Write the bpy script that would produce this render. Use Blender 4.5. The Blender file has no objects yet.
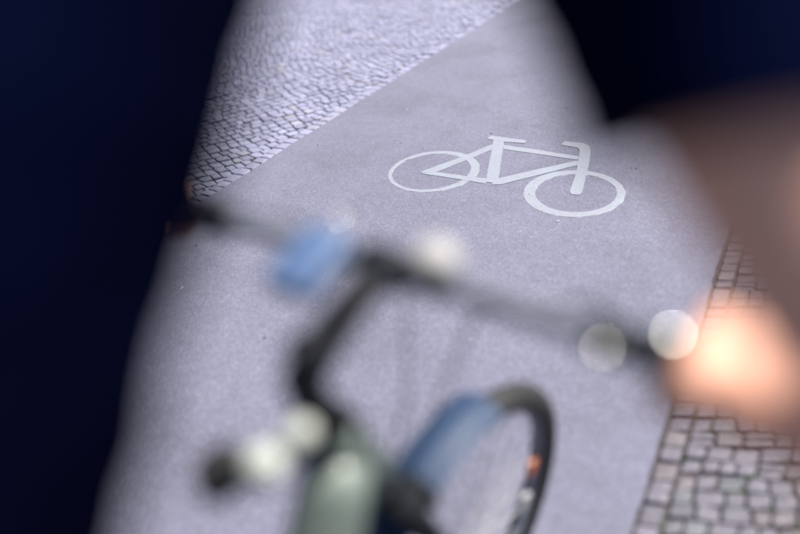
import bpy, bmesh, math, random
from mathutils import Vector, Matrix, noise as mn

random.seed(11)
scene = bpy.context.scene
C = scene.collection
R = math.radians

# ------------------------------------------------------------------ camera
CAM_H = 1.42
PITCH, YAW, ROLL = R(34.111), R(36.09), R(-8.322)
fwd = Vector((-math.sin(YAW) * math.cos(PITCH), math.cos(YAW) * math.cos(PITCH), -math.sin(PITCH)))
rgt0 = Vector((math.cos(YAW), math.sin(YAW), 0))
up0 = rgt0.cross(fwd)
rgt = rgt0 * math.cos(ROLL) + up0 * math.sin(ROLL)
upv = -rgt0 * math.sin(ROLL) + up0 * math.cos(ROLL)
cam_d = bpy.data.cameras.new('camera')
cam = bpy.data.objects.new('camera', cam_d)
C.objects.link(cam)
cam.matrix_world = Matrix(((rgt.x, upv.x, -fwd.x, 0), (rgt.y, upv.y, -fwd.y, 0), (rgt.z, upv.z, -fwd.z, CAM_H), (0, 0, 0, 1)))
cam_d.sensor_width = 36
cam_d.lens = 28.0
cam_d.clip_start = 0.01
cam_d.clip_end = 2000
cam_d.dof.use_dof = True
cam_d.dof.focus_distance = 3.05
cam_d.dof.aperture_fstop = 0.59
scene.camera = cam

# ------------------------------------------------------------------ sky, sun, exposure
SUN_EL, SUN_AZ = R(58), R(37)          # azimuth clockwise from +Y (the path's direction)
w = bpy.data.worlds.new('World')
scene.world = w
w.use_nodes = True
nt = w.node_tree
sky = nt.nodes.new('ShaderNodeTexSky')
sky.sky_type = 'NISHITA'
sky.sun_disc = False
sky.sun_elevation = SUN_EL
sky.sun_rotation = SUN_AZ
bg = nt.nodes['Background']
bg.inputs['Strength'].default_value = 0.06
nt.links.new(sky.outputs[0], bg.inputs['Color'])
sun_d = bpy.data.lights.new('sun', 'SUN')
sun_d.energy = 5.0
sun_d.angle = R(0.53)
sun_d.color = (1.0, 0.95, 0.88)
sun = bpy.data.objects.new('sun', sun_d)
C.objects.link(sun)
to_sun = Vector((math.sin(SUN_AZ) * math.cos(SUN_EL), math.cos(SUN_AZ) * math.cos(SUN_EL), math.sin(SUN_EL)))
sun.rotation_euler = to_sun.to_track_quat('Z', 'Y').to_euler()
scene.view_settings.view_transform = 'Standard'
scene.view_settings.look = 'None'
scene.view_settings.exposure = 1.15
scene.view_settings.gamma = 1
scene.view_settings.use_curve_mapping = False
scene.cycles.use_denoising = True


# ------------------------------------------------------------------ materials
def mat(name, col, rough=0.6, metal=0.0, coat=0.0, spec=0.5, sss=0.0):
    m = bpy.data.materials.new(name)
    m.use_nodes = True
    b = m.node_tree.nodes['Principled BSDF']
    b.inputs['Base Color'].default_value = (*col, 1)
    b.inputs['Roughness'].default_value = rough
    b.inputs['Metallic'].default_value = metal
    b.inputs['Coat Weight'].default_value = coat
    b.inputs['Coat Roughness'].default_value = 0.06
    b.inputs['Specular IOR Level'].default_value = spec
    if sss:
        b.inputs['Subsurface Weight'].default_value = sss
        b.inputs['Subsurface Radius'].default_value = (0.012, 0.005, 0.003)
        b.inputs['Subsurface Scale'].default_value = 0.6
    return m


class N:
    """small node-building helper"""
    def __init__(s, m):
        s.m, s.t = m, m.node_tree
        s.b = s.t.nodes['Principled BSDF']
        s.geo = s.t.nodes.new('ShaderNodeNewGeometry')

    def noise(s, scale, detail=4, rough=0.6, vec=None):
        n = s.t.nodes.new('ShaderNodeTexNoise')
        n.inputs['Scale'].default_value = scale
        n.inputs['Detail'].default_value = detail
        n.inputs['Roughness'].default_value = rough
        s.t.links.new(vec or s.geo.outputs['Position'], n.inputs['Vector'])
        return n.outputs['Fac']

    def voro(s, scale, feature='F1', out='Color'):
        n = s.t.nodes.new('ShaderNodeTexVoronoi')
        n.inputs['Scale'].default_value = scale
        n.feature = feature
        s.t.links.new(s.geo.outputs['Position'], n.inputs['Vector'])
        return n.outputs[out]

    def ramp(s, fac, stops):
        n = s.t.nodes.new('ShaderNodeValToRGB')
        e = n.color_ramp.elements
        while len(e) < len(stops):
            e.new(0.5)
        for k, (p, c) in zip(e, stops):
            k.position = p
            k.color = (*c, 1) if len(c) == 3 else c
        s.t.links.new(fac, n.inputs['Fac'])
        return n.outputs['Color']

    def mix(s, fac, a, b, mode='MIX'):
        n = s.t.nodes.new('ShaderNodeMix')
        n.data_type = 'RGBA'
        n.blend_type = mode
        for sock, v in ((0, fac), (6, a), (7, b)):
            if isinstance(v, (int, float)):
                n.inputs[sock].default_value = v
            elif isinstance(v, tuple):
                n.inputs[sock].default_value = (*v, 1)
            else:
                s.t.links.new(v, n.inputs[sock])
        return n.outputs[2]

    def bump(s, height, strength, dist, prev=None):
        n = s.t.nodes.new('ShaderNodeBump')
        n.inputs['Strength'].default_value = strength
        n.inputs['Distance'].default_value = dist
        s.t.links.new(height, n.inputs['Height'])
        if prev:
            s.t.links.new(prev, n.inputs['Normal'])
        return n.outputs['Normal']

    def col(s, c):
        s.t.links.new(c, s.b.inputs['Base Color'])

    def rough(s, c):
        s.t.links.new(c, s.b.inputs['Roughness'])

    def nrm(s, c):
        s.t.links.new(c, s.b.inputs['Normal'])

    def attr(s, name):
        n = s.t.nodes.new('ShaderNodeAttribute')
        n.attribute_name = name
        return n.outputs['Color']


def g3(v, t=(1, 1, 1)):
    return tuple(v * k for k in t)


LAV = (0.95, 0.945, 1.32)               # cool white-balance cast of the light, put into asphalt and stone colours

M = {}
# asphalt: fine rolled aggregate, faint broad stains
m = M['asphalt'] = mat('asphalt', (0.2, 0.2, 0.22), 0.82)
n = N(m)
grain = n.voro(215)
sepg = n.t.nodes.new('ShaderNodeSeparateColor')
n.t.links.new(grain, sepg.inputs[0])
c1 = n.ramp(sepg.outputs[0], [(0.0, g3(.068, LAV)), (0.3, g3(.106, LAV)), (0.75, g3(.136, LAV)), (1.0, g3(.235, LAV))])
c2 = n.ramp(n.noise(420, 3), [(0.3, g3(.068, LAV)), (0.5, g3(.116, LAV)), (0.72, g3(.21, LAV))])
cc = n.mix(0.5, c1, c2)
cc = n.mix(1.0, cc, n.ramp(n.noise(1.7, 6, .65), [(0.28, g3(.78)), (0.5, g3(.98)), (0.72, g3(1.1))]), 'MULTIPLY')
cc = n.mix(1.0, cc, n.ramp(n.noise(23, 3), [(0.3, g3(.93)), (0.7, g3(1.05))]), 'MULTIPLY')
n.col(cc)
n.nrm(n.bump(n.noise(380, 3), 0.6, 0.0016, n.bump(sepg.outputs[1], 0.5, 0.0016)))

# thermoplastic marking paint, scuffed
m = M['paint'] = mat('marking_paint', (0.7, 0.7, 0.72), 0.6)
n = N(m)
pc = n.ramp(n.noise(60, 5, 0.7), [(0.25, (.14, .15, .185)), (0.42, (.19, .20, .24)), (0.7, (.225, .235, .275))])
pc = n.mix(n.ramp(n.noise(330, 2), [(0.54, (0, 0, 0)), (0.70, (.8, .8, .8))]), pc, (.16, .16, .19))
pc = n.mix(n.ramp(n.noise(9, 4), [(0.5, (0, 0, 0)), (0.68, (.6, .6, .6))]), pc, (.20, .235, .27))
n.col(pc)
n.nrm(n.bump(n.noise(300, 3), 0.5, 0.0012))

# cobbles: per-stone tint in the attribute "tint"
def stone_mat(name, rough, tone):
    m = mat(name, (0.3, 0.3, 0.32), rough)
    n = N(m)
    t = n.attr('tint')
    c = n.mix(1.0, t, n.ramp(n.noise(55, 5, .7), [(0.25, g3(.72 * tone)), (0.5, g3(tone)), (0.78, g3(1.22 * tone))]), 'MULTIPLY')
    c = n.mix(1.0, c, n.ramp(n.noise(420, 2), [(0.3, g3(.8)), (0.7, g3(1.14))]), 'MULTIPLY')
    n.col(c)
    n.rough(n.ramp(n.noise(30, 3), [(0.3, g3(rough - .1)), (0.7, g3(rough + .12))]))
    n.nrm(n.bump(n.noise(110, 4), 0.55, 0.004))
    return m
M['stone_left'] = stone_mat('pale_sett_stone', 0.52, 1.0)
M['stone_right'] = stone_mat('worn_sett_stone', 0.62, 1.0)
m = M['joint'] = mat('joint_soil', (0.05, 0.05, 0.05), 0.95)
n = N(m)
n.col(n.mix(n.ramp(n.noise(7, 4), [(0.52, (0, 0, 0)), (0.68, (1, 1, 1))]),
            n.ramp(n.noise(160, 3), [(0.3, (.03, .026, .03)), (0.7, (.065, .053, .055))]),
            n.ramp(n.noise(240, 3), [(0.3, (.024, .034, .016)), (0.7, (.045, .062, .025))])))
n.nrm(n.bump(n.noise(200, 3), 0.6, 0.004))
m = M['ground'] = mat('far_paving', (0.2, 0.2, 0.22), 0.8)
n = N(m)
sp = n.t.nodes.new('ShaderNodeSeparateColor')
n.t.links.new(n.voro(13), sp.inputs[0])
n.col(n.mix(n.ramp(n.voro(13, 'DISTANCE_TO_EDGE', 'Distance'), [(0.03, (1, 1, 1)), (0.08, (0, 0, 0))]),
            n.ramp(sp.outputs[0], [(0, g3(.12, LAV)), (1, g3(.22, LAV))]), (.05, .045, .04)))
m = M['grass'] = mat('joint_grass', (0.09, 0.16, 0.035), 0.7)
n = N(m)
n.col(n.ramp(n.noise(90, 3), [(0.3, (.06, .12, .025)), (0.7, (.16, .24, .06))]))
M['grit_light'] = mat('grit_light', (0.3, 0.3, 0.32), 0.9)
M['grit_dark'] = mat('grit_dark', (0.05, 0.035, 0.03), 0.8)

m = M['frame_paint'] = mat('sage_frame_paint', (0.12, 0.145, 0.13), 0.5, 0.0, 0.1)
n = N(m)
n.col(n.ramp(n.noise(14, 4), [(0.3, (.11, .135, .12)), (0.7, (.13, .16, .14))]))
m = M['blue_paint'] = mat('blue_fender_paint', (0.05, 0.11, 0.26), 0.55, 0.0, 0.0)
n = N(m)
n.col(n.ramp(n.noise(20, 3), [(0.3, (.036, .072, .15)), (0.7, (.048, .088, .18))]))
m = M['black_metal'] = mat('black_anodised_metal', (0.010, 0.011, 0.014), 0.5, 0.0, 0.0, 0.12)
n = N(m)
n.rough(n.ramp(n.noise(60, 3), [(0.3, g3(.42)), (0.7, g3(.58))]))
m = M['gun_metal'] = mat('grey_bar_metal', (0.17, 0.18, 0.22), 0.5, 0.5)
n = N(m)
n.rough(n.ramp(n.noise(90, 3), [(0.3, g3(.45)), (0.7, g3(.6))]))
m = M['chrome'] = mat('polished_silver', (0.86, 0.87, 0.8), 0.2, 1.0)
n = N(m)
n.rough(n.ramp(n.noise(70, 3), [(0.3, g3(.16)), (0.7, g3(.26))]))
M['lock_highlight'] = mat('pale_lock_highlight', (0.36, 0.385, 0.35), 0.45)  # pale colour of the added lock's domes, standing in for highlight discs
M['silver'] = mat('satin_silver', (0.30, 0.295, 0.29), 0.6, 0.0)
m = M['rubber'] = mat('black_rubber', (0.014, 0.014, 0.016), 0.7)
n = N(m)
n.nrm(n.bump(n.voro(220, 'F1', 'Distance'), 0.5, 0.002))
m = M['tyre'] = mat('tyre_rubber', (0.02, 0.019, 0.019), 0.62)
n = N(m)
n.col(n.ramp(n.noise(40, 4), [(0.35, (.008, .008, .009)), (0.7, (.022, .02, .019))]))
n.nrm(n.bump(n.voro(130, 'F1', 'Distance'), 0.7, 0.003))
M['orange'] = mat('orange_reflector', (0.4, 0.09, 0.012), 0.25, 0, 0.5)
M['white_reflector'] = mat('white_reflector', (0.3, 0.3, 0.31), 0.4, 0, 0.0)
M['screen'] = mat('glossy_blue_case', (0.06, 0.105, 0.21), 0.5, 0, 0.0)
m = M['saddle'] = mat('black_saddle_leather', (0.02, 0.018, 0.017), 0.45)

m = M['skin'] = mat('skin', (0.46, 0.24, 0.155), 0.6, 0, 0, 0.3, 0.0)
n = N(m)
n.col(n.ramp(n.noise(26, 5), [(0.3, (.62, .31, .215)), (0.7, (.68, .365, .265))]))
n.nrm(n.bump(n.noise(420, 3), 0.25, 0.001))
m = M['navy'] = mat('navy_cotton', (0.009, 0.015, 0.062), 0.95, 0, 0, 0.0)
m.node_tree.nodes['Principled BSDF'].inputs['Sheen Weight'].default_value = 0.0
n = N(m)
n.col(n.ramp(n.noise(9, 4), [(0.3, (.0010, .0012, .0055)), (0.7, (.0016, .0027, .0135))]))
n.nrm(n.bump(n.noise(900, 2), 0.3, 0.0008, n.bump(n.noise(16, 3), 0.5, 0.01)))
m = M['trousers'] = mat('dark_trouser_cloth', (0.014, 0.015, 0.02), 0.85, 0, 0, 0.3)
n = N(m)
n.nrm(n.bump(n.noise(14, 3), 0.5, 0.012))
M['shoe'] = mat('dark_shoe_leather', (0.03, 0.028, 0.03), 0.5)
M['sole'] = mat('pale_shoe_sole', (0.6, 0.6, 0.58), 0.7)
m = M['hair'] = mat('dark_brown_hair', (0.035, 0.022, 0.014), 0.5)
n = N(m)
n.nrm(n.bump(n.noise(300, 3), 0.7, 0.003))
M['eye'] = mat('eye_white', (0.75, 0.73, 0.7), 0.15)
M['iris'] = mat('dark_iris', (0.04, 0.025, 0.015), 0.1)
M['lips'] = mat('lips', (0.42, 0.17, 0.14), 0.45)


# ------------------------------------------------------------------ mesh helpers
def obj(name, data, material=None, parent=None, smooth=False):
    if isinstance(data, bmesh.types.BMesh):
        me = bpy.data.meshes.new(name)
        data.normal_update()
        data.to_mesh(me)
        data.free()
    else:
        me = data
    if material:
        me.materials.clear()
        me.materials.append(M[material])
    if smooth:
        me.polygons.foreach_set('use_smooth', [True] * len(me.polygons))
    o = bpy.data.objects.new(name, me)
    C.objects.link(o)
    if parent:
        o.parent = parent
    return o


def tag(o, label=None, cat=None, group=None, kind=None):
    for k, v in (('label', label), ('category', cat), ('group', group), ('kind', kind)):
        if v:
            o[k] = v
    return o


def empty(name, loc):
    o = bpy.data.objects.new(name, None)
    C.objects.link(o)
    o.location = loc
    return o


def V(*a):
    return Vector(a)


def frame_at(d):
    d = d.normalized()
    a = Vector((0, 0, 1)) if abs(d.z) < 0.9 else Vector((1, 0, 0))
    u = d.cross(a).normalized()
    return u, d.cross(u).normalized()


def add_tube(bm, pts, rad, seg=12, cap=True, closed=False):
    """tube along points; rad is a number or one per point"""
    pts = [Vector(p) for p in pts]
    rs = rad if isinstance(rad, (list, tuple)) else [rad] * len(pts)
    rings = []
    k = len(pts)
    u = None
    for i, p in enumerate(pts):
        if closed:
            d = pts[(i + 1) % k] - pts[i - 1]
        else:
            d = pts[min(i + 1, k - 1)] - pts[max(i - 1, 0)]
        d.normalize()
        if u is None:
            u, v = frame_at(d)
        else:
            u = (u - d * u.dot(d)).normalized()
            v = d.cross(u)
        rings.append([bm.verts.new(p + (u * math.cos(a) + v * math.sin(a)) * rs[i])
                      for a in (2 * math.pi * j / seg for j in range(seg))])
    for i in range(k if closed else k - 1):
        a, b = rings[i], rings[(i + 1) % k]
        for j in range(seg):
            bm.faces.new((a[j], a[(j + 1) % seg], b[(j + 1) % seg], b[j]))
    if cap and not closed:
        bm.faces.new(rings[0][::-1])
        bm.faces.new(rings[-1])


def add_ball(bm, c, r, rot=None, u=16, v=10):
    """ellipsoid; r a number or (rx, ry, rz)"""
    r = (r, r, r) if isinstance(r, (int, float)) else r
    mtx = Matrix.Translation(c) @ (rot.to_4x4() if rot else Matrix.Identity(4)) @ Matrix.Diagonal((*r, 1))
    bmesh.ops.create_uvsphere(bm, u_segments=u, v_segments=v, radius=1, matrix=mtx)


def add_box(bm, c, s, rot=None, bevel=0.0):
    mtx = Matrix.Translation(c) @ (rot.to_4x4() if rot else Matrix.Identity(4)) @ Matrix.Diagonal((*s, 1))
    r = bmesh.ops.create_cube(bm, size=1, matrix=mtx)
    if bevel:
        es = list({e for v in r['verts'] for e in v.link_edges})
        bmesh.ops.bevel(bm, geom=es, offset=bevel, segments=3, profile=0.5, affect='EDGES')


def lathe(bm, prof, c, axis, seg=24):
    """profile of (radius, height along axis)"""
    axis = Vector(axis).normalized()
    u, v = frame_at(axis)
    c = Vector(c)
    rings = []
    for r, hgt in prof:
        rings.append([bm.verts.new(c + axis * hgt + (u * math.cos(a) + v * math.sin(a)) * max(r, 1e-4))
                      for a in (2 * math.pi * j / seg for j in range(seg))])
    for a, b in zip(rings, rings[1:]):
        for j in range(seg):
            bm.faces.new((a[j], a[(j + 1) % seg], b[(j + 1) % seg], b[j]))
    bm.faces.new(rings[0][::-1])
    bm.faces.new(rings[-1])


def tube(name, pts, rad, material, parent, seg=14, xf=None, closed=False):
    bm = bmesh.new()
    add_tube(bm, pts, rad, seg, closed=closed)
    if xf:
        bmesh.ops.transform(bm, matrix=xf, verts=bm.verts)
    return obj(name, bm, material, parent, True)


def capsule(bm, a, b, ra, rb, seg=16):
    """tapered limb with round ends"""
    a, b = Vector(a), Vector(b)
    k = 6
    add_tube(bm, [a.lerp(b, i / k) for i in range(k + 1)], [ra + (rb - ra) * i / k for i in range(k + 1)], seg)
    add_ball(bm, a, ra * 0.995, None, 14, 8)
    add_ball(bm, b, rb * 0.995, None, 14, 8)


def remeshed(bm, voxel, smooth=4, factor=0.5):
    """union of overlapping closed shells as one continuous surface"""
    me = bpy.data.meshes.new('tmp')
    bm.to_mesh(me)
    bm.free()
    o = bpy.data.objects.new('tmp', me)
    C.objects.link(o)
    r = o.modifiers.new('r', 'REMESH')
    r.mode = 'VOXEL'
    r.voxel_size = voxel
    s = o.modifiers.new('s', 'SMOOTH')
    s.iterations = smooth
    s.factor = factor
    dg = bpy.context.evaluated_depsgraph_get()
    dg.update()
    out = bpy.data.meshes.new_from_object(o.evaluated_get(dg))
    bpy.data.objects.remove(o)
    bpy.data.meshes.remove(me)
    return out


# ================================================================== THE SETTING
X_LEFT, X_RIGHT = -2.54, -0.122        # edges of the asphalt cycle path

bm = bmesh.new()
bmesh.ops.create_grid(bm, x_segments=1, y_segments=1, size=400, matrix=Matrix.Translation((0, 0, -0.06)))
tag(obj('ground', bm, 'ground'), kind='structure')

# cycle path: a slab with slightly ragged edges
bm = bmesh.new()
ys = [-20 + 0.0] + [-2 + 0.04 * i for i in range(300)] + [14, 60]
rowsL, rowsR = [], []
for y in ys:
    jl = 0.003 * math.sin(y * 9.1) + random.uniform(-.002, .002)
    jr = 0.004 * math.sin(y * 7.3 + 1) + random.uniform(-.003, .003)
    rowsL.append((X_LEFT + jl, y))
    rowsR.append((X_RIGHT - 0.006 + jr, y))
tl = [bm.verts.new((x, y, 0)) for x, y in rowsL]
tr = [bm.verts.new((x, y, 0)) for x, y in rowsR]
bl = [bm.verts.new((x, y, -.05)) for x, y in rowsL]
br = [bm.verts.new((x, y, -.05)) for x, y in rowsR]
for i in range(len(ys) - 1):
    bm.faces.new((tl[i], tr[i], tr[i + 1], tl[i + 1]))
    bm.faces.new((bl[i], tl[i], tl[i + 1], bl[i + 1]))
    bm.faces.new((tr[i], br[i], br[i + 1], tr[i + 1]))
path = tag(obj('cycle_path', bm, 'asphalt'), 'grey asphalt cycle path between two cobbled pavements', kind='structure')


def sheet(name, x0, x1, y0, y1, z, material):
    bm = bmesh.new()
    vs = [bm.verts.new(p) for p in ((x0, y0, z), (x1, y0, z), (x1, y1, z), (x0, y1, z))]
    bm.faces.new(vs)
    return obj(name, bm, material)


pav_l = tag(sheet('pavement_left', -9.5, X_LEFT + .004, -1.5, 9.5, -0.0125, 'joint'), 'pavement of small pale setts laid diagonally', kind='structure')
pav_r = tag(sheet('pavement_right', X_RIGHT - .03, 3, -1.5, 8, -0.0125, 'joint'), 'pavement of worn small setts with grass in the joints', kind='structure')


# ---- setts
def clip(poly, axis_x, keep_less):
    """clip a convex polygon at x = axis_x"""
    out = []
    for i, p in enumerate(poly):
        q = poly[(i + 1) % len(poly)]
        pi = (p[0] <= axis_x) == keep_less
        qi = (q[0] <= axis_x) == keep_less
        if pi:
            out.append(p)
        if pi != qi:
            t = (axis_x - p[0]) / (q[0] - p[0])
            out.append((axis_x, p[1] + (q[1] - p[1]) * t))
    return out


def area(poly):
    return 0.5 * sum(p[0] * q[1] - q[0] * p[1] for p, q in zip(poly, poly[1:] + poly[:1]))


def sett(poly, joint, fine, top, rnd, edge_out=0.006):
    """vertices and faces of one stone from its outline: worn rounded rim, slightly tilted crowned head"""
    cx = sum(p[0] for p in poly) / len(poly)
    cy = sum(p[1] for p in poly) / len(poly)
    size = math.sqrt(abs(area(poly)))
    k = 1 - joint / size
    base = [(cx + (p[0] - cx) * k, cy + (p[1] - cy) * k) for p in poly]
    if fine:
        pts = []
        nb = len(base)
        for i, p in enumerate(base):
            a, b = base[i - 1], base[(i + 1) % nb]
            f, g = rnd.uniform(.06, .15), rnd.uniform(.06, .15)
            pts.append((p[0] + (a[0] - p[0]) * f, p[1] + (a[1] - p[1]) * f))
            pts.append((p[0] + (b[0] - p[0]) * g, p[1] + (b[1] - p[1]) * g))
        base = [(x + rnd.uniform(-1, 1) * .02 * size, y + rnd.uniform(-1, 1) * .02 * size) for x, y in pts]
    nb = len(base)
    tx, ty = rnd.uniform(-.05, .05), rnd.uniform(-.05, .05)
    rings = [(1.0, -.03, 0), (1.0, top - edge_out, 1), (1 - .10, top - .0012, 1)]
    verts, faces = [], []
    for s, z, t in rings:
        for x, y in base:
            X, Y = cx + (x - cx) * s, cy + (y - cy) * s
            verts.append((X, Y, z + t * (tx * (X - cx) + ty * (Y - cy)) + (t and rnd.uniform(-.0006, .0006))))
    verts.append((cx + rnd.uniform(-.15, .15) * size, cy + rnd.uniform(-.15, .15) * size, top + rnd.uniform(0, .0015)))
    for r in range(2):
        for j in range(nb):
            a, b = r * nb + j, r * nb + (j + 1) % nb
            faces.append((a, b, b + nb, a + nb))
    for j in range(nb):
        faces.append((2 * nb + j, 2 * nb + (j + 1) % nb, 3 * nb))
    return (cx, cy), verts, faces


def project(x, y, z=0.0):
    d = Vector((x, y, z - CAM_H))
    D = d.dot(fwd)
    if D < .1:
        return None
    return 400 + 622 * d.dot(rgt) / D, 267 - 622 * d.dot(upv) / D, D


def seen_left(px, py):
    return -10 < py < 215 and px > 250 - py * 0.32 and px < 530


def seen_right(px, py):
    return 245 < py < 545 and 625 < px < 812


def lay(parent, stones, material, seen, tint_fn, joint, name):
    """the 300 stones that show largest become parts of their own, the rest one part"""
    rnd = random.Random(5)
    scored = []
    for poly in stones:
        cx = sum(p[0] for p in poly) / len(poly)
        cy = sum(p[1] for p in poly) / len(poly)
        pr = project(cx, cy)
        ok = pr and seen(pr[0], pr[1])
        size = area(poly) / (pr[2] ** 3) if pr else 0
        scored.append((size if ok else -1, (cx * cx + cy * cy) ** .5, poly))
    scored.sort(key=lambda t: -t[0])
    rv, rf, rt = [], [], []
    cnt = 0
    for i, (sc, dist, poly) in enumerate(scored):
        fine = dist < 5.2
        top = rnd.gauss(0, .0016)
        (cx, cy), vs, fs = sett(poly, joint * rnd.uniform(.7, 1.35), fine, top, rnd)
        tint = tint_fn(rnd)
        if sc > 0 and cnt < 300:
            me = bpy.data.meshes.new(name)
            me.from_pydata([(x - cx, y - cy, z) for x, y, z in vs], [], fs)
            at = me.color_attributes.new('tint', 'FLOAT_COLOR', 'POINT')
            at.data.foreach_set('color', [c for _ in vs for c in (*tint, 1)])
            o = obj(name, me, material, parent)
            o.location = (cx, cy, 0)
            cnt += 1
        else:
            b = len(rv)
            rv += vs
            rf += [tuple(b + k for k in f) for f in fs]
            rt += [c for _ in vs for c in (*tint, 1)]
    me = bpy.data.meshes.new(name + '_mass')
    me.from_pydata(rv, [], rf)
    at = me.color_attributes.new('tint', 'FLOAT_COLOR', 'POINT')
    at.data.foreach_set('color', rt)
    o = obj('sett_field', me, material, parent)
    o['kind'] = 'stuff'


def row_stones(u, v, org, un, vn, su, sv, jit, rnd):
    """rows of four-sided stones with uneven widths; u along the row, v across"""
    out = []
    for j in range(vn[0], vn[1]):
        s = un[0] * su + rnd.uniform(0, su)
        end = un[1] * su
        w0 = rnd.uniform(-jit, jit)
        prev_lo = prev_hi = None
        while s < end:
            wd = su * rnd.uniform(.78, 1.28)
            lo0 = prev_lo or (s, j * sv + rnd.uniform(-jit, jit))
            hi0 = prev_hi or (s + rnd.uniform(-jit, jit), (j + 1) * sv + rnd.uniform(-jit, jit))
            # row borders wave gently so that neighbouring rows still fit
            lo1 = (s + wd + rnd.uniform(-jit, jit), j * sv + rnd.uniform(0, jit))
            hi1 = (s + wd + rnd.uniform(-jit, jit), (j + 1) * sv - rnd.uniform(0, jit))
            poly = [(org[0] + u[0] * a + v[0] * b, org[1] + u[1] * a + v[1] * b) for a, b in (lo0, lo1, hi1, hi0)]
            if area(poly) < 0:
                poly = poly[::-1]
            out.append(poly)
            prev_lo, prev_hi = lo1, hi1
            s += wd
    return out


def direction(deg):                      # clockwise from the path's direction
    return (math.sin(R(deg)), math.cos(R(deg)))


rnd = random.Random(21)
# left: a header course along the edge, then small setts laid at an angle
BORDER = 0.082
left = []
def wander(p):
    q = Vector((p[0] * 1.9, p[1] * 1.9, 3.3))
    q2 = Vector((p[0] * 6, p[1] * 6, 7.1))
    return (p[0] + .035 * mn.noise(q) + .007 * mn.noise(q2), p[1] + .035 * mn.noise(q + Vector((9, 4, 0))) + .007 * mn.noise(q2 + Vector((5, 8, 0))))


for p in row_stones(direction(34), direction(-68), (-6.2, 4.4), (-110, 110), (-80, 80), .062, .082, .009, rnd):
    p = [wander(q) for q in p]
    cx = sum(a for a, b in p) / 4
    cy = sum(b for a, b in p) / 4
    if cx > X_LEFT - BORDER + .05 or cx < -9.5 or cy < -1.5 or cy > 9.5:
        continue
    p = clip(p, X_LEFT - BORDER - .002, True)
    if len(p) >= 3 and area(p) > .0009:
        left.append(p)
y = -1.5
while y < 9.5:
    d = .066 * rnd.uniform(.75, 1.3)
    j = [rnd.uniform(-.004, .004) for _ in range(4)]
    left.append([(X_LEFT - BORDER + j[0] - .003, y + j[1]), (X_LEFT - .001, y - j[1]), (X_LEFT - .001, y + d + j[2]), (X_LEFT - BORDER + j[3] - .003, y + d - j[2])])
    y += d + .001


def tint_left(r):
    v = max(.16, r.gauss(.225, .022))
    k = r.random()
    t = LAV
    if k < .05:
        t = (1.0, .96, 1.2)
    elif k < .2:
        t = (.93, .96, 1.3)
    return g3(v, t)


lay(pav_l, left, 'stone_left', seen_left, tint_left, .0054, 'sett')

# right: an edge column, then uneven courses that run slightly skew
right = []
y = -1.5
while y < 8:
    d = .052 * rnd.uniform(.72, 1.3)
    j = [rnd.uniform(-.004, .004) for _ in range(2)]
    sk = .052 * .38
    right.append([(X_RIGHT + .003, y + j[0]), (X_RIGHT + .057, y + sk + j[1]), (X_RIGHT + .057, y + d + sk + j[1]), (X_RIGHT + .003, y + d + j[0])])
    y += d
su = .06
for j in range(-60, 150):
    # courses at 68 degrees, stones' sides along the path
    y_off = j * .0495 + rnd.uniform(-.003, .003)
    s = rnd.uniform(0, .03)
    x = X_RIGHT + .0605
    s_prev = None
    first = True
    while x < 3:
        wd = .050 * rnd.uniform(.74, 1.34)
        if first:
            wd = max(wd, .046)
        first = False
        def P(xx, top):
            return y_off + (xx - X_RIGHT) * .39 + .004 * math.sin(xx * 23 + j * 1.7) + (.0495 if top else 0)
        if s_prev is None:
            s_prev = (0, 0)
        e0, e1 = rnd.uniform(-.006, .006), rnd.uniform(-.006, .006)
        p = [(x + s_prev[0], P(x, 0)), (x + wd + e0, P(x + wd, 0) + rnd.uniform(0, .004)), (x + wd + e1, P(x + wd, 1) - rnd.uniform(0, .004)), (x + s_prev[1], P(x, 1))]
        s_prev = (e0, e1)
        cy = (p[0][1] + p[2][1]) / 2
        if -1.5 < cy < 8:
            if wd > .06 and rnd.random() < .35:      # two flat stones in one place
                a = ((p[0][0] + p[3][0]) / 2, (p[0][1] + p[3][1]) / 2)
                b = ((p[1][0] + p[2][0]) / 2, (p[1][1] + p[2][1]) / 2)
                right.append([p[0], p[1], b, a])
                right.append([a, b, p[2], p[3]])
            else:
                right.append(p)
        x += wd


def tint_right(r):
    v = max(.065, r.gauss(.086, .010))
    k = r.random()
    t = (1.02, .93, 1.22)
    if k < .18:
        t = (1.1, .92, 1.08)
    elif k < .3:
        t = (.95, .98, 1.18)
    elif k < .36:
        v *= 1.3
    return g3(v, t)


lay(pav_r, right, 'stone_right', seen_right, tint_right, .0036, 'sett')

# grass growing in the joints of the right pavement
gv, gf = [], []
rg = random.Random(3)
spots = []
for p in right:
    cx, cy = p[0]
    if cx > X_RIGHT + .04 and -.2 < cy < 3.2 and cx < 1.2 and rg.random() < .2:
        spots.append((cx, cy))
for cx, cy in spots:
    ln = rg.uniform(.01, .04)
    ang = rg.choice((R(68), R(-3)))
    for _ in range(rg.randint(10, 34)):
        t = rg.uniform(-ln, ln)
        x, y = cx + math.sin(ang) * t + rg.gauss(0, .0025), cy + math.cos(ang) * t + rg.gauss(0, .0025)
        a, h = rg.uniform(0, 6.28), rg.uniform(.006, .019)
        wx, wy = math.cos(a) * .0012, math.sin(a) * .0012
        lx, ly = rg.gauss(0, .006), rg.gauss(0, .006)
        b = len(gv)
        gv += [(x - wx, y - wy, -.014), (x + wx, y + wy, -.014), (x + lx * .5 + wx, y + ly * .5 + wy, -.012 + h * .7),
               (x + lx * .5 - wx, y + ly * .5 - wy, -.012 + h * .7), (x + lx, y + ly, -.012 + h)]
        gf += [(b, b + 1, b + 2, b + 3), (b + 3, b + 2, b + 4)]
me = bpy.data.meshes.new('joint_grass')
me.from_pydata(gv, [], gf)
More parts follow.
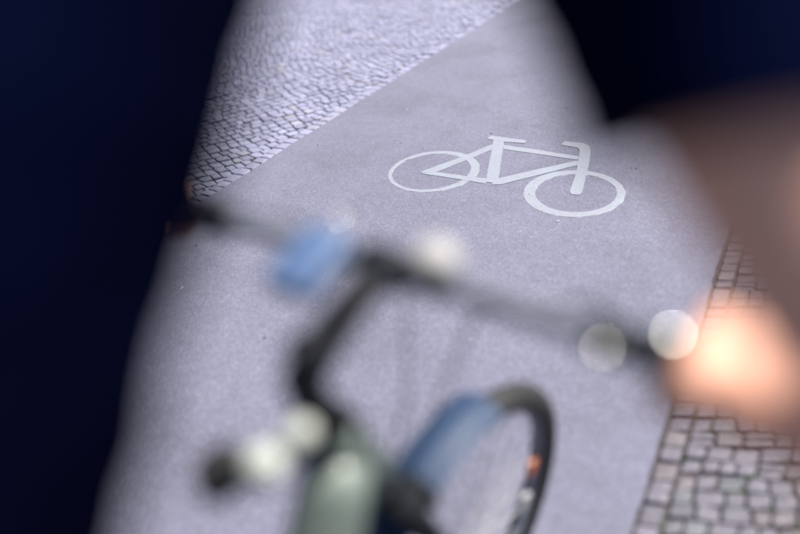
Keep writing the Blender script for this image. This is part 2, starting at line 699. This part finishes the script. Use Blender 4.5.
tag(obj('joint_grass', me, 'grass'), 'short green grass growing in the joints of the right pavement', 'grass', kind='stuff')

# crumbs of grit on the asphalt
for nm, mt_, cnt, lab in (('pale_grit', 'grit_light', 40, 'pale stone crumbs lying on the asphalt'), ('leaf_crumbs', 'grit_dark', 26, 'dark crumbs of leaf lying on the asphalt')):
    bm = bmesh.new()
    for _ in range(cnt):
        x, y = rg.uniform(X_LEFT + .1, X_RIGHT - .1), rg.uniform(.6, 5.5)
        s = rg.uniform(.0015, .0045)
        mtx = Matrix.Translation((x, y, .001 + s * .3)) @ Matrix.Rotation(rg.uniform(0, 6.3), 4, 'Z') @ Matrix.Diagonal((s * rg.uniform(1, 2.2), s, s * .6, 1))
        bmesh.ops.create_icosphere(bm, subdivisions=1, radius=1, matrix=mtx)
    tag(obj(nm, bm, mt_), lab, 'grit', kind='stuff')

# ---- the painted bicycle symbol
mark = empty('bicycle_marking', (-1.16, 2.51, 0))
tag(mark, 'white bicycle symbol painted on the grey asphalt path', 'road marking')
OX, OY = -1.16, 2.51


def ring(name, co, ro, ci, ri, z):
    bm = bmesh.new()
    rr = random.Random(name)
    k = 72
    lv = []
    for c, r, zz in ((co, ro, 0), (co, ro - .002, z), (ci, ri + .002, z), (ci, ri, 0)):
        lv.append([bm.verts.new((c[0] - OX + math.cos(a) * (r + rr.uniform(-.0022, .0022)), c[1] - OY + math.sin(a) * (r + rr.uniform(-.0022, .0022)), zz))
                   for a in (2 * math.pi * i / k for i in range(k))])
    for a, b in zip(lv, lv[1:]):
        for i in range(k):
            bm.faces.new((a[i], a[(i + 1) % k], b[(i + 1) % k], b[i]))
    return obj(name, bm, 'paint', mark)


def flat(name, pts, z):
    bm = bmesh.new()
    rr = random.Random(name)
    # more points on long edges so the outline is not ruler-straight
    out = []
    for i, p in enumerate(pts):
        q = pts[(i + 1) % len(pts)]
        L = math.dist(p, q)
        k = max(1, int(L / .06))
        for j in range(k):
            t = j / k
            s = .0018 if j else 0
            out.append((p[0] + (q[0] - p[0]) * t + rr.uniform(-s, s) - OX, p[1] + (q[1] - p[1]) * t + rr.uniform(-s, s) - OY))
    top = [bm.verts.new((x, y, z)) for x, y in out]
    bot = [bm.verts.new((x, y, 0)) for x, y in out]
    bm.faces.new(top)
    for i in range(len(out)):
        j = (i + 1) % len(out)
        bm.faces.new((bot[i], bot[j], top[j], top[i]))
    bmesh.ops.triangulate(bm, faces=[f for f in bm.faces if len(f.verts) > 4])
    bmesh.ops.recalc_face_normals(bm, faces=bm.faces)
    return obj(name, bm, 'paint', mark)


ring('rear_wheel', (-1.532, 2.515), .238, (-1.541, 2.507), .204, .0016)
ring('front_wheel', (-.793, 2.512), .226, (-.784, 2.514), .180, .0016)
flat('seat_stay', [(-1.58, 2.467), (-1.582, 2.49), (-1.463, 2.7), (-1.374, 2.898), (-1.339, 2.851), (-1.392, 2.73), (-1.508, 2.501)], .0019)
flat('chain_stay', [(-1.577, 2.462), (-1.51, 2.503), (-1.325, 2.508), (-1.226, 2.515), (-1.209, 2.463), (-1.273, 2.464), (-1.345, 2.466)], .0022)
flat('seat_tube', [(-1.392, 2.952), (-1.329, 2.955), (-1.155, 2.482), (-1.22, 2.48)], .0025)
flat('saddle', [(-1.436, 2.959), (-1.428, 2.999), (-1.218, 2.993), (-1.207, 2.974), (-1.213, 2.956), (-1.319, 2.943), (-1.396, 2.95)], .0028)
flat('top_tube', [(-1.312, 2.907), (-.888, 2.881), (-.88, 2.841), (-1.29, 2.857)], .0019)
flat('down_tube', [(-1.173, 2.538), (-.881, 2.832), (-.856, 2.79), (-1.136, 2.48), (-1.183, 2.461)], .0022)
flat('fork_and_handlebar', [(-1.019, 2.989), (-1.015, 3.035), (-.913, 3.041), (-.879, 3.014), (-.856, 2.97), (-.828, 2.864), (-.799, 2.736), (-.759, 2.541), (-.756, 2.506),
                   (-.763, 2.493), (-.789, 2.488), (-.802, 2.497), (-.81, 2.515), (-.847, 2.721), (-.889, 2.887), (-.909, 2.955), (-.928, 2.978), (-.951, 2.982)], .0025)

# ================================================================== THE BICYCLE
BX = -0.352
bike = empty('bicycle', (BX, 0, 0))
tag(bike, 'sage green bicycle with blue mudguard, out of focus, ridden along the path', 'bicycle')
WR = 0.345                               # wheel radius over the tyre
HT = V(0, .318, .915)                    # top of the head tube
AX = V(0, .30, -.954).normalized()       # steering axis, downwards
HUB = V(0, .522, WR)
REAR = V(0, -.53, WR)
BB = V(0, -.10, .285)
STEER = Matrix.Translation(HT) @ Matrix.Rotation(R(8), 4, AX) @ Matrix.Translation(-HT)

# frame
frame = tube('frame', [V(0, -.142, .56), V(0, .02, .47)], [.018, .018], 'frame_paint', bike)
tube('down_tube', [HT + AX * .055 + V(0, -.012, 0), HT + AX * .09 + V(0, -.05, 0), V(0, .20, .70), V(0, .06, .50), BB], [.040, .044, .044, .042, .036], 'frame_paint', frame)
tube('seat_tube', [BB, V(0, -.172, .765)], .017, 'frame_paint', frame)
for s in (-1, 1):
    tube('chain_stay', [BB + V(s * .03, -.02, 0), REAR + V(s * .062, 0, 0)], [.012, .009], 'frame_paint', frame)
    tube('seat_stay', [V(s * .02, -.168, .72), V(s * .05, -.3, .56), REAR + V(s * .062, 0, .01)], .0085, 'frame_paint', frame)
tube('head_tube', [HT, HT + AX * .15], .030, 'frame_paint', frame)
tube('seat_post', [V(0, -.17, .755), V(0, -.188, .885)], .0135, 'silver', bike)
# saddle
bm = bmesh.new()
rings = []
prof = [(-.33, .07, .0), (-.29, .078, .012), (-.24, .07, .010), (-.18, .042, .004), (-.12, .026, .004), (-.075, .019, .0)]
for y_, wd, up_ in prof:
    rings.append([bm.verts.new((math.cos(a) * wd, y_, .905 + up_ + (math.sin(a) * (.022 if math.sin(a) > 0 else .035)))) for a in (2 * math.pi * i / 16 for i in range(16))])
for a, b in zip(rings, rings[1:]):
    for i in range(16):
        bm.faces.new((a[i], a[(i + 1) % 16], b[(i + 1) % 16], b[i]))
bm.faces.new(rings[0])
bm.faces.new(rings[-1][::-1])
bmesh.ops.recalc_face_normals(bm, faces=bm.faces)
sad = obj('saddle', bm, 'saddle', bike, True)
for s in (-1, 1):
    tube('saddle_rail', [V(s * .02, -.29, .885), V(s * .02, -.12, .882)], .0035, 'silver', sad)


# wheels
def wheel(name, hub, xf, reflectors):
    w_ = empty(name, (0, 0, 0))
    w_.parent = bike
    def put(nm, bm, mt_):
        if xf:
            bmesh.ops.transform(bm, matrix=xf, verts=bm.verts)
        return obj(nm, bm, mt_, w_, True)
    k = 64
    circ = lambda r: [hub + V(0, math.cos(a) * r, math.sin(a) * r) for a in (2 * math.pi * i / k for i in range(k))]
    bm = bmesh.new(); add_tube(bm, circ(WR - .026), .026, 14, closed=True); put('tyre', bm, 'tyre')
    bm = bmesh.new(); add_tube(bm, circ(WR - .047), .011, 10, closed=True); put('rim', bm, 'gun_metal')
    bm = bmesh.new(); lathe(bm, [(.006, -.055), (.012, -.05), (.026, -.034), (.026, -.03), (.014, -.026), (.014, .026), (.026, .03), (.026, .034), (.012, .05), (.006, .055)], hub, (1, 0, 0), 20); put('hub', bm, 'silver')
    bm0 = bmesh.new(); add_tube(bm0, [V(0, 0, .022), V(0, 0, WR - .056)], .0011, 6)
    spoke_me = bpy.data.meshes.new('spoke'); bm0.to_mesh(spoke_me); bm0.free()
    spoke_me.materials.append(M['silver'])
    for i in range(32):
        o = bpy.data.objects.new('spoke', spoke_me)
        C.objects.link(o)
        o.parent = w_
        mtx = Matrix.Translation(hub + V((-1) ** i * .014, 0, 0)) @ Matrix.Rotation(2 * math.pi * i / 32, 4, 'X') @ Matrix.Rotation(R(-2.6) * (-1) ** i, 4, 'Y') @ Matrix.Rotation(R(4) * (1 if i % 4 < 2 else -1), 4, 'X')
        o.matrix_local = (xf @ mtx) if xf else mtx
    for nm, mt_, ang, r_ in reflectors:
        bm = bmesh.new()
        c = hub + V(.004, math.cos(R(ang)) * r_, math.sin(R(ang)) * r_)
        add_box(bm, c, (.012, .032, .05), Matrix.Rotation(R(ang), 3, 'X'), .004)
        put(nm, bm, mt_)
    return w_


wheel('front_wheel', HUB, STEER, [('orange_reflector', 'orange', -4, .265), ('white_reflector', 'white_reflector', -26, .262), ('orange_reflector', 'orange', 176, .265)])
wheel('rear_wheel', REAR, None, [('orange_reflector', 'orange', 60, .265), ('orange_reflector', 'orange', 240, .265)])


def mudguard(name, hub, a0, a1, xf, mt_):
    bm = bmesh.new()
    k = 40
    rows = []
    for i in range(k + 1):
        a = R(a0 + (a1 - a0) * i / k)
        er, et = V(0, math.cos(a), math.sin(a)), V(1, 0, 0)
        row = []
        for j in range(9):
            t = -1 + j / 4
            row.append(bm.verts.new(hub + er * (WR + .018 - .016 * t * t) + et * (.042 * t)))
        rows.append(row)
    for a, b in zip(rows, rows[1:]):
        for j in range(8):
            bm.faces.new((a[j], a[j + 1], b[j + 1], b[j]))
    bmesh.ops.solidify(bm, geom=bm.faces[:], thickness=.0016)
    bmesh.ops.recalc_face_normals(bm, faces=bm.faces)
    if xf:
        bmesh.ops.transform(bm, matrix=xf, verts=bm.verts)
    g = obj(name, bm, mt_, bike, True)
    for s in (-1, 1):
        a = R(a1 - 14)
        tube('mudguard_stay', [hub + V(s * .058, 0, 0), hub + V(s * .028, math.cos(a) * (WR + .01), math.sin(a) * (WR + .01))], .002, 'silver', g, 8, xf)
    return g


mudguard('front_mudguard', HUB, 76, 176, STEER, 'blue_paint')
mudguard('rear_mudguard', REAR, 20, 190, None, 'blue_paint')

# fork
crown = HT + AX * .185
fork = tube('fork', [HT + AX * .14, HT + AX * .205], [.021, .024], 'black_metal', bike, 16, STEER)
bm = bmesh.new(); add_box(bm, HT + AX * .205 + V(0, .004, 0), (.105, .05, .034), Matrix.Rotation(R(17), 3, 'X'), .009)
bmesh.ops.transform(bm, matrix=STEER, verts=bm.verts); obj('fork_crown', bm, 'black_metal', fork, True)
for s in (-1, 1):
    tube('fork_blade', [HT + AX * .20 + V(s * .046, 0, 0), HT + AX * .42 + V(s * .05, .004, 0), HUB + V(s * .056, -.01, .03), HUB + V(s * .057, 0, 0)], [.0165, .014, .010, .009], 'black_metal', fork, 14, STEER)
bm = bmesh.new()
for s in (-1, 1):
    add_tube(bm, [HT + AX * .215 + V(s * .012, .032, .02), HT + AX * .23 + V(s * .042, .036, .008), HT + AX * .285 + V(s * .03, .036, 0)], .007, 10)
bmesh.ops.transform(bm, matrix=STEER, verts=bm.verts); obj('brake_caliper', bm, 'black_metal', fork, True)

# steering column, stem, bar
CL = V(0, .432, 1.055)                   # bar clamp
tube('headset', [HT + AX * -.001, HT - AX * .022], [.026, .024], 'black_metal', bike, 18, STEER)
tube('spacer_stack', [HT - AX * .022, HT - AX * .075], .0205, 'black_metal', bike, 18, STEER)
stem = tube('stem', [HT - AX * .055, HT - AX * .09 + V(0, .004, .002), V(0, .328, 1.026), V(0, .375, 1.045), CL + V(0, -.012, 0)], [.021, .023, .022, .0195, .020], 'black_metal', bike, 18, STEER)
tube('bar_clamp', [CL + V(-.026, 0, 0), CL + V(.026, 0, 0)], .0215, 'black_metal', stem, 18, STEER)
bm = bmesh.new(); lathe(bm, [(.017, 0), (.0175, .004), (.014, .008), (.004, .0095)], V(0, .304, 1.04), (0, -.2, 1), 20)
bmesh.ops.transform(bm, matrix=STEER, verts=bm.verts); obj('stem_cap', bm, 'black_metal', stem, True)


# the bar sits a little askew in its clamp
BAR = STEER @ Matrix.Translation(CL) @ Matrix.Rotation(R(6.5), 4, 'Z') @ Matrix.Translation(-CL)


def barpt(x):
    """centre line of the handlebar: a slight back sweep"""
    a = max(0, abs(x) - .05)
    return CL + V(x, -a * .05, a * .02)


xs = [-.385 + .77 * i / 24 for i in range(25)]
bar = tube('handlebar', [barpt(x) for x in xs], [.0155 if abs(x) < .06 else .0125 for x in xs], 'gun_metal', bike, 16, BAR)
for s in (-1, 1):
    gp = [barpt(s * (.275 + .118 * i / 10)) for i in range(11)]
    g = tube('grip', gp, [.0175, .0165, .0160, .0162, .0168, .0172, .0172, .0168, .0162, .0168, .0185], 'rubber', bike, 16, BAR)
    bm = bmesh.new(); lathe(bm, [(.0185, 0), (.0185, .006), (.014, .009), (.003, .010)], gp[-1], (s, 0, 0), 18)
    bmesh.ops.transform(bm, matrix=BAR, verts=bm.verts); obj('end_cap', bm, 'black_metal', g, True)
    # brake lever: clamp ring, body, blade
    c = barpt(s * .262)
    lv = tube('brake_lever', [c + V(s * -.014, .004, -.002), c + V(s * -.008, .032, -.014), c + V(s * .03, .052, -.026), c + V(s * .085, .052, -.036), c + V(s * .13, .056, -.04)], [.012, .011, .0075, .006, .007], 'black_metal', bike, 12, BAR)
    tube('lever_clamp', [c + V(-.011, 0, 0), c + V(.011, 0, 0)], .0185, 'black_metal', lv, 16, BAR)
    # ball by the shifter, chrome on the right, added to catch a sun glint
    c2 = barpt(s * .232)
    sh = tube('gear_shifter', [c2 + V(-.013, 0, 0), c2 + V(.013, 0, 0)], .0205, 'black_metal', bike, 18, BAR)
    bm = bmesh.new(); add_ball(bm, c2 + V(.004, -.026, .006), (.008, .008, .008), None, 24, 14)
    bmesh.ops.transform(bm, matrix=BAR, verts=bm.verts); obj('added_shifter_ball', bm, 'chrome' if s > 0 else 'black_metal', sh, True)
    # lever clamp ball, polished on the right, added for a bright glint
    bm = bmesh.new(); add_ball(bm, c + V(s * .020, .0, .02), (.0105, .011, .009), None, 24, 14)
    bmesh.ops.transform(bm, matrix=BAR, verts=bm.verts); obj('added_clamp_ball', bm, 'chrome' if s > 0 else 'black_metal', lv, True)
    # cables
    tube('brake_cable', [c + V(s * -.012, .03, -.012), c + V(s * -.06, .085, -.03), V(s * .05, .53, .93), V(s * .02, .47, .80), HT + AX * .17 + V(s * .012, .03, 0)], .0025, 'rubber', bike, 8, BAR)

# bell right of the stem: pale dome
bc = barpt(.058)
bell = tube('bell', [bc + V(-.007, 0, 0), bc + V(.007, 0, 0)], .0185, 'black_metal', bike, 16, BAR)
bm = bmesh.new(); lathe(bm, [(.0255, 0), (.0265, .003), (.025, .011), (.020, .018), (.011, .0225), (.003, .024)], bc + V(0, .004, .019), (0, -.05, 1), 28)
bmesh.ops.transform(bm, matrix=BAR, verts=bm.verts); obj('bell_dome', bm, 'silver', bell, True)
# blue boxy device left of the stem
dc = barpt(-.060) + V(0, -.050, .02)
dev = tube('device_mount', [barpt(-.068) + V(-.009, 0, 0), barpt(-.068) + V(.009, 0, 0)], .0175, 'black_metal', bike, 16, BAR)
bm = bmesh.new(); add_box(bm, dc, (.060, .085, .024), Matrix.Rotation(R(14), 3, 'X'), .007)
bmesh.ops.transform(bm, matrix=BAR, verts=bm.verts)
o = obj('device_case', bm, 'screen', dev, True); o['label'] = 'glossy blue boxy device clamped left of the stem'
bm = bmesh.new(); add_ball(bm, dc + V(-.022, .080, .0), (.0065, .0065, .006), None, 24, 14)  # chrome ball added near the device for a sun glint
bmesh.ops.transform(bm, matrix=BAR, verts=bm.verts); obj('glint_ball', bm, 'chrome', dev, True)

# drive train
cr = empty('crankset', (0, 0, 0)); cr.parent = bike
bm = bmesh.new(); lathe(bm, [(.012, .040), (.092, .042), (.096, .043), (.096, .045), (.092, .046), (.012, .047)], BB, (1, 0, 0), 40); obj('chainring', bm, 'silver', cr)
for s in (-1, 1):
    fy = .17 * s                        # right crank forward, left crank back
    tube('crank_arm', [BB + V(s * .062, 0, 0), BB + V(s * .072, fy, 0)], [.014, .011], 'black_metal', cr)
    bm = bmesh.new(); add_box(bm, BB + V(s * .125, fy, 0), (.085, .085, .022), None, .006); obj('pedal', bm, 'rubber', cr, True)
bm = bmesh.new()
for dz in (.094, -.094):
    add_box(bm, BB.lerp(REAR, .5) + V(.0445, 0, dz * .68), (.006, .45, .009), Matrix.Rotation(R(-8 if dz > 0 else -7), 3, 'X'), .001)
obj('chain', bm, 'black_metal', bike)

# made-up cable lock on the head tube; pale domes stand in for highlights
lock = empty('added_cable_lock', (BX - .01, .265, .93))
tag(lock, 'added black coiled cable lock behind the stem, pale domes standing in for highlights', 'lock')
pts = []
for i in range(73):
    a = 2 * math.pi * i / 24
    pts.append(V(-.028 + math.cos(a) * .019, -.062 + math.sin(a) * .019, .009 * i / 24 + .006 + .004 * math.sin(a)))
tube('cable', pts, .0078, 'rubber', lock, 10)
tube('lock_barrel', [V(.018, .0, .02), V(.007, -.05, .014)], .013, 'black_metal', lock)
tube('lock_bracket', [V(.012, -.02, .015), V(.012, .03, -.01), V(.01, .05, -.035)], [.008, .009, .011], 'black_metal', lock)
for nm, c, r_ in (('lock_highlight_head', V(.022, .0, .036), .017), ('lock_highlight_tip', V(.009, -.040, .027), .021)):
    bm = bmesh.new(); add_ball(bm, c, (r_, r_, r_ * .8), None, 28, 18); obj(nm, bm, 'lock_highlight', lock, True)

# ================================================================== THE RIDER
person = empty('person', (BX, -.1, 0))
tag(person, 'person in navy T-shirt leaning over the handlebar, back and arm blurred', 'person')
PO = V(BX, -.1, 0)


def steer_pt(p):
    return (BAR @ p) + V(BX, 0, 0)


SH = {1: V(-.130, .385, 1.42), -1: V(-.60, .36, 1.43)}
EL = {1: V(.106, .245, 1.150), -1: V(-.86, .25, 1.15)}
WRI = {1: V(.054, .362, 1.072), -1: V(-.765, .40, 1.09)}
GR = {s: steer_pt(barpt(s * .345)) for s in (-1, 1)}
HIP = {1: V(-.27, -.17, .96), -1: V(-.46, -.17, .96)}
FOOT = {1: V(BX + .125, -.10 + .17, .285), -1: V(BX - .125, -.10 - .17, .285)}
SP = [V(-.365, -.19, .97), V(-.335, -.082, 1.090), V(-.354, .016, 1.212), V(-.366, .106, 1.327), V(-.367, .212, 1.426), V(-.37, .31, 1.49)]
NECK = [V(-.37, .335, 1.505), V(-.37, .395, 1.58)]
HEAD = V(-.37, .445, 1.675)


def knee(hip, ankle, l1=.43, l2=.43):
    d = (ankle - hip)
    L = min(d.length, l1 + l2 - .005)
    a = (l1 * l1 - l2 * l2 + L * L) / (2 * L)
    hgt = math.sqrt(max(0, l1 * l1 - a * a))
    f = V(0, 1, .2)
    dn = d.normalized()
    f = (f - dn * f.dot(dn)).normalized()
    return hip + dn * a + f * hgt


ANK = {s: FOOT[s] + V(0, -.055, .095) for s in (-1, 1)}
KN = {s: knee(HIP[s], ANK[s]) + V(s * .02, 0, 0) for s in (-1, 1)}
TL = Matrix.Rotation(R(-42), 3, 'X')     # torso lean


def torso(bm, grow, wide=1.0):
    sizes = [(.165, .125), (.150, .100), (.150, .098), (.168, .105), (.172, .10), (.13, .075)]
    k = 16
    pts, ra, rb = [], [], []
    rings = []
    for i in range(len(SP) * 4 - 3):
        t = i / 4
        j = min(int(t), len(SP) - 2)
        f = t - j
        p = SP[j].lerp(SP[j + 1], f)
        d = (SP[min(j + 1 + (f > .5), len(SP) - 1)] - SP[max(j - (f < .5), 0)]).normalized()
        a = sizes[j][0] * (1 - f) + sizes[j + 1][0] * f + grow
        b = sizes[j][1] * (1 - f) + sizes[j + 1][1] * f + grow
        side = V(1, 0, 0)
        fr = side.cross(d).normalized()
        rings.append([bm.verts.new(p + side * math.copysign(abs(math.cos(q)) ** .8, math.cos(q)) * a * wide + fr * math.sin(q) * b) for q in (2 * math.pi * n_ / 28 for n_ in range(28))])
    for a, b in zip(rings, rings[1:]):
        for n_ in range(28):
            bm.faces.new((a[n_], a[(n_ + 1) % 28], b[(n_ + 1) % 28], b[n_]))
    bm.faces.new(rings[0][::-1])
    bm.faces.new(rings[-1])
    add_ball(bm, SP[0], (.16 + grow, .12 + grow, .10 + grow), TL)
    for s in (-1, 1):
        capsule(bm, SP[4] + V(s * .06, .06, .035), SH[s], .08 + grow, .060 + grow)


# ---- body: one continuous skin
bm = bmesh.new()
torso(bm, -.012)
for s in (-1, 1):
    capsule(bm, SH[s], SH[s].lerp(EL[s], .45), .054, .047)
    capsule(bm, SH[s].lerp(EL[s], .45), EL[s], .047, .040)
    m1 = EL[s].lerp(WRI[s], .32)
    capsule(bm, EL[s], m1, .041, .044)
    capsule(bm, m1, WRI[s], .044, .031)
    # hand closed on the grip
    g0 = GR[s]
    bdir = (steer_pt(barpt(s * .38)) - steer_pt(barpt(s * .30))).normalized()   # outwards along the bar
    e_f = V(0, 1, 0)
    e_f = (e_f - bdir * e_f.dot(bdir)).normalized()
    e_u = V(0, 0, 1)
    e_u = (e_u - bdir * e_u.dot(bdir) - e_f * e_u.dot(e_f)).normalized()
    def around(deg, rad, off):
        return g0 + bdir * off + (e_f * math.cos(R(deg)) + e_u * math.sin(R(deg))) * rad
    kn_ = [around(62, .040, o_) for o_ in (-.033, -.011, .011, .031)]
    capsule(bm, WRI[s], around(150, .052, .0), .030, .027)
    for o_, k_ in zip((-.028, -.009, .010, .026), kn_):
        capsule(bm, around(152, .055, o_ * 1.05), k_, .0195, .0145, 12)
    for o_, k_, fr_, ln in zip((-.034, -.0115, .0115, .033), kn_, (.0098, .0102, .0098, .0086), (1.0, 1.08, 1.0, .85)):
        p1, p2, p3 = around(5, .034, o_), around(-62 * ln, .029, o_), around(-125 * ln, .027, o_ + .001)
        capsule(bm, k_, p1, fr_ * 1.12, fr_, 10)
        capsule(bm, p1, p2, fr_, fr_ * .95, 10)
        capsule(bm, p2, p3, fr_ * .95, fr_ * .8, 10)
    t0, t1, t2, t3 = around(165, .042, -.022), around(205, .036, -.050), around(250, .030, -.060), around(300, .029, -.052)
    capsule(bm, t0, t1, .0165, .0125, 12)
    capsule(bm, t1, t2, .0125, .011, 12)
    capsule(bm, t2, t3, .011, .009, 12)
    # legs
    capsule(bm, HIP[s], KN[s], .078, .050)
    capsule(bm, KN[s], KN[s].lerp(ANK[s], .35), .050, .053)
    capsule(bm, KN[s].lerp(ANK[s], .35), ANK[s], .053, .034)
    capsule(bm, ANK[s], FOOT[s] + V(0, .02, .045), .034, .03)
capsule(bm, NECK[0], NECK[1] + V(0, .02, .02), .062, .056)
HR = Matrix.Rotation(R(-18), 3, 'X')
add_ball(bm, HEAD + V(0, -.018, .03), (.076, .094, .092), HR, 24, 16)
add_ball(bm, HEAD + HR @ V(0, .022, -.035), (.060, .070, .088), HR, 20, 14)
add_ball(bm, HEAD + HR @ V(0, .052, -.098), (.030, .026, .022), HR)
capsule(bm, HEAD + HR @ V(0, .086, .012), HEAD + HR @ V(0, .107, -.028), .0085, .0125, 10)
for s in (-1, 1):
    add_ball(bm, HEAD + HR @ V(s * .0105, .098, -.031), .0085)
    add_ball(bm, HEAD + HR @ V(s * .079, -.012, -.012), (.007, .019, .031), HR)
    add_ball(bm, HEAD + HR @ V(s * .033, .080, .026), (.022, .009, .007), HR)
    add_ball(bm, HEAD + HR @ V(s * .037, .066, -.03), (.022, .016, .018), HR)
add_ball(bm, HEAD + HR @ V(0, .090, -.063), (.021, .008, .0055), HR)
add_ball(bm, HEAD + HR @ V(0, .088, -.074), (.018, .008, .006), HR)
body_me = remeshed(bm, .0042, 5, .5)
body = obj('body', body_me, 'skin', None, True)
body.parent = person
body.location = -PO


def child(name, data, material):
    o = obj(name, data, material, None, True)
    o.parent = person
    o.location = -PO
    return o


for s in (-1, 1):
    bm = bmesh.new(); add_ball(bm, HEAD + HR @ V(s * .032, .0705, .004), (.0125, .010, .0085), HR)
    e = child('eye', bm, 'eye')
    bm = bmesh.new(); add_ball(bm, HEAD + HR @ V(s * .032, .0793, .003), (.005, .003, .005), HR)
    o = obj('iris', bm, 'iris', e, True)
bm = bmesh.new(); add_ball(bm, HEAD + HR @ V(0, .0955, -.068), (.021, .004, .0065), HR)
child('lips', bm, 'lips')

# ---- hair: many short locks over a cap
bm = bmesh.new()
add_ball(bm, HEAD + V(0, -.026, .04), (.082, .096, .092), HR, 28, 18)
rh = random.Random(8)
for i in range(420):
    z = rh.uniform(-.25, 1)
    a = rh.uniform(0, 6.283)
    rr = math.sqrt(1 - z * z)
    d = V(rr * math.cos(a), rr * math.sin(a), z)
    if d.y > .55 and d.z < .55:
        continue
    p = HEAD + V(0, -.026, .04) + V(d.x * .078, d.y * .092, d.z * .088)
    flow = (V(0, .5, -.6) if d.y > 0 else V(0, -.2, -1)) + V(rh.gauss(0, .3), rh.gauss(0, .3), rh.gauss(0, .2))
    flow = (flow - d * flow.dot(d)).normalized()
    add_tube(bm, [p, p + d * .009 + flow * .014, p + d * .009 + flow * .032], [.006, .005, .0008], 5)
hair_me = bpy.data.meshes.new('hair'); bm.to_mesh(hair_me); bm.free()
child('hair', hair_me, 'hair')


# ---- T-shirt: torso and loose short sleeves with open hems
HEM = {1: .48, -1: .42}
bm = bmesh.new()
torso(bm, .006)
for s in (-1, 1):
    d = EL[s] - SH[s]
    capsule(bm, SH[s] - d.normalized() * .01, SH[s] + d * (HEM[s] + .2) + V(-s * .012, 0, -.006), .060, .072, 20)
shirt_me = remeshed(bm, .0062, 6, .5)
bm = bmesh.new()
bm.from_mesh(shirt_me)
for s in (-1, 1):
    d = (EL[s] - SH[s])
    L = d.length
    dn = d.normalized()
    p0 = SH[s] + d * HEM[s]
    near = [f for f in bm.faces if (f.calc_center_median() - p0).length < .2 and (f.calc_center_median() - SH[s]).dot(dn) > L * .15]
    geom = list({v for f in near for v in f.verts}) + list({e for f in near for e in f.edges}) + near
    bmesh.ops.bisect_plane(bm, geom=geom, plane_co=p0, plane_no=V(dn.x * .42, dn.y * .7, dn.z).normalized(), clear_outer=True)
# open neck
p0 = NECK[0] + V(0, .0, .018)
nd = (NECK[1] - NECK[0]).normalized()
near = [f for f in bm.faces if (f.calc_center_median() - p0).length < .09]
geom = list({v for f in near for v in f.verts}) + list({e for f in near for e in f.edges}) + near
bmesh.ops.bisect_plane(bm, geom=geom, plane_co=p0, plane_no=nd, clear_outer=True)
# gentle folds
bm.normal_update()
for v in bm.verts:
    q = v.co * 13
    v.co += v.normal * (.005 * mn.noise(q) + .003 * mn.noise(q * 2.3))
shirt_me = bpy.data.meshes.new('t_shirt'); bm.to_mesh(shirt_me); bm.free()
shirt = child('t_shirt', shirt_me, 'navy')
sol = shirt.modifiers.new('thickness', 'SOLIDIFY'); sol.thickness = .003; sol.offset = -1

# ---- trousers
bm = bmesh.new()
add_ball(bm, SP[0] + V(0, -.005, -.01), (.178, .14, .115), TL, 24, 14)
capsule(bm, SP[0] + V(-.05, .0, .02), SP[0] + V(.05, .0, .02), .125, .125)
for s in (-1, 1):
    capsule(bm, HIP[s], KN[s], .094, .066)
    capsule(bm, KN[s], KN[s].lerp(ANK[s], .4), .066, .066)
    capsule(bm, KN[s].lerp(ANK[s], .4), ANK[s] + V(0, 0, .02), .066, .056)
tm = remeshed(bm, .007, 5, .5)
bm = bmesh.new(); bm.from_mesh(tm)
bm.normal_update()
for v in bm.verts:
    q = v.co * 11
    v.co += v.normal * (.006 * mn.noise(q) + .003 * mn.noise(q * 2.5))
tm = bpy.data.meshes.new('trousers'); bm.to_mesh(tm); bm.free()
child('trousers', tm, 'trousers')

# ---- shoes
for s in (-1, 1):
    f = FOOT[s] + V(0, 0, .015)
    bm = bmesh.new()
    capsule(bm, f + V(0, -.09, .045), f + V(0, .03, .038), .042, .041)
    add_ball(bm, f + V(0, .09, .03), (.045, .085, .032), None, 20, 12)
    capsule(bm, f + V(0, -.075, .05), f + V(0, -.06, .10), .042, .043)
    sm = remeshed(bm, .005, 4, .5)
    shoe = child('shoe', sm, 'shoe')
    bm = bmesh.new()
    outl = [(math.cos(a) * (.046 if math.sin(a) > -.2 else .040), .02 + math.sin(a) * .155) for a in (2 * math.pi * i / 28 for i in range(28))]
    t_ = [bm.verts.new((f.x + x, f.y + y_, f.z + .012)) for x, y_ in outl]
    b_ = [bm.verts.new((f.x + x, f.y + y_, f.z - .006)) for x, y_ in outl]
    bm.faces.new(t_); bm.faces.new(b_[::-1])
    for i in range(28):
        bm.faces.new((b_[i], b_[(i + 1) % 28], t_[(i + 1) % 28], t_[i]))
    obj('sole', bm, 'sole', shoe)
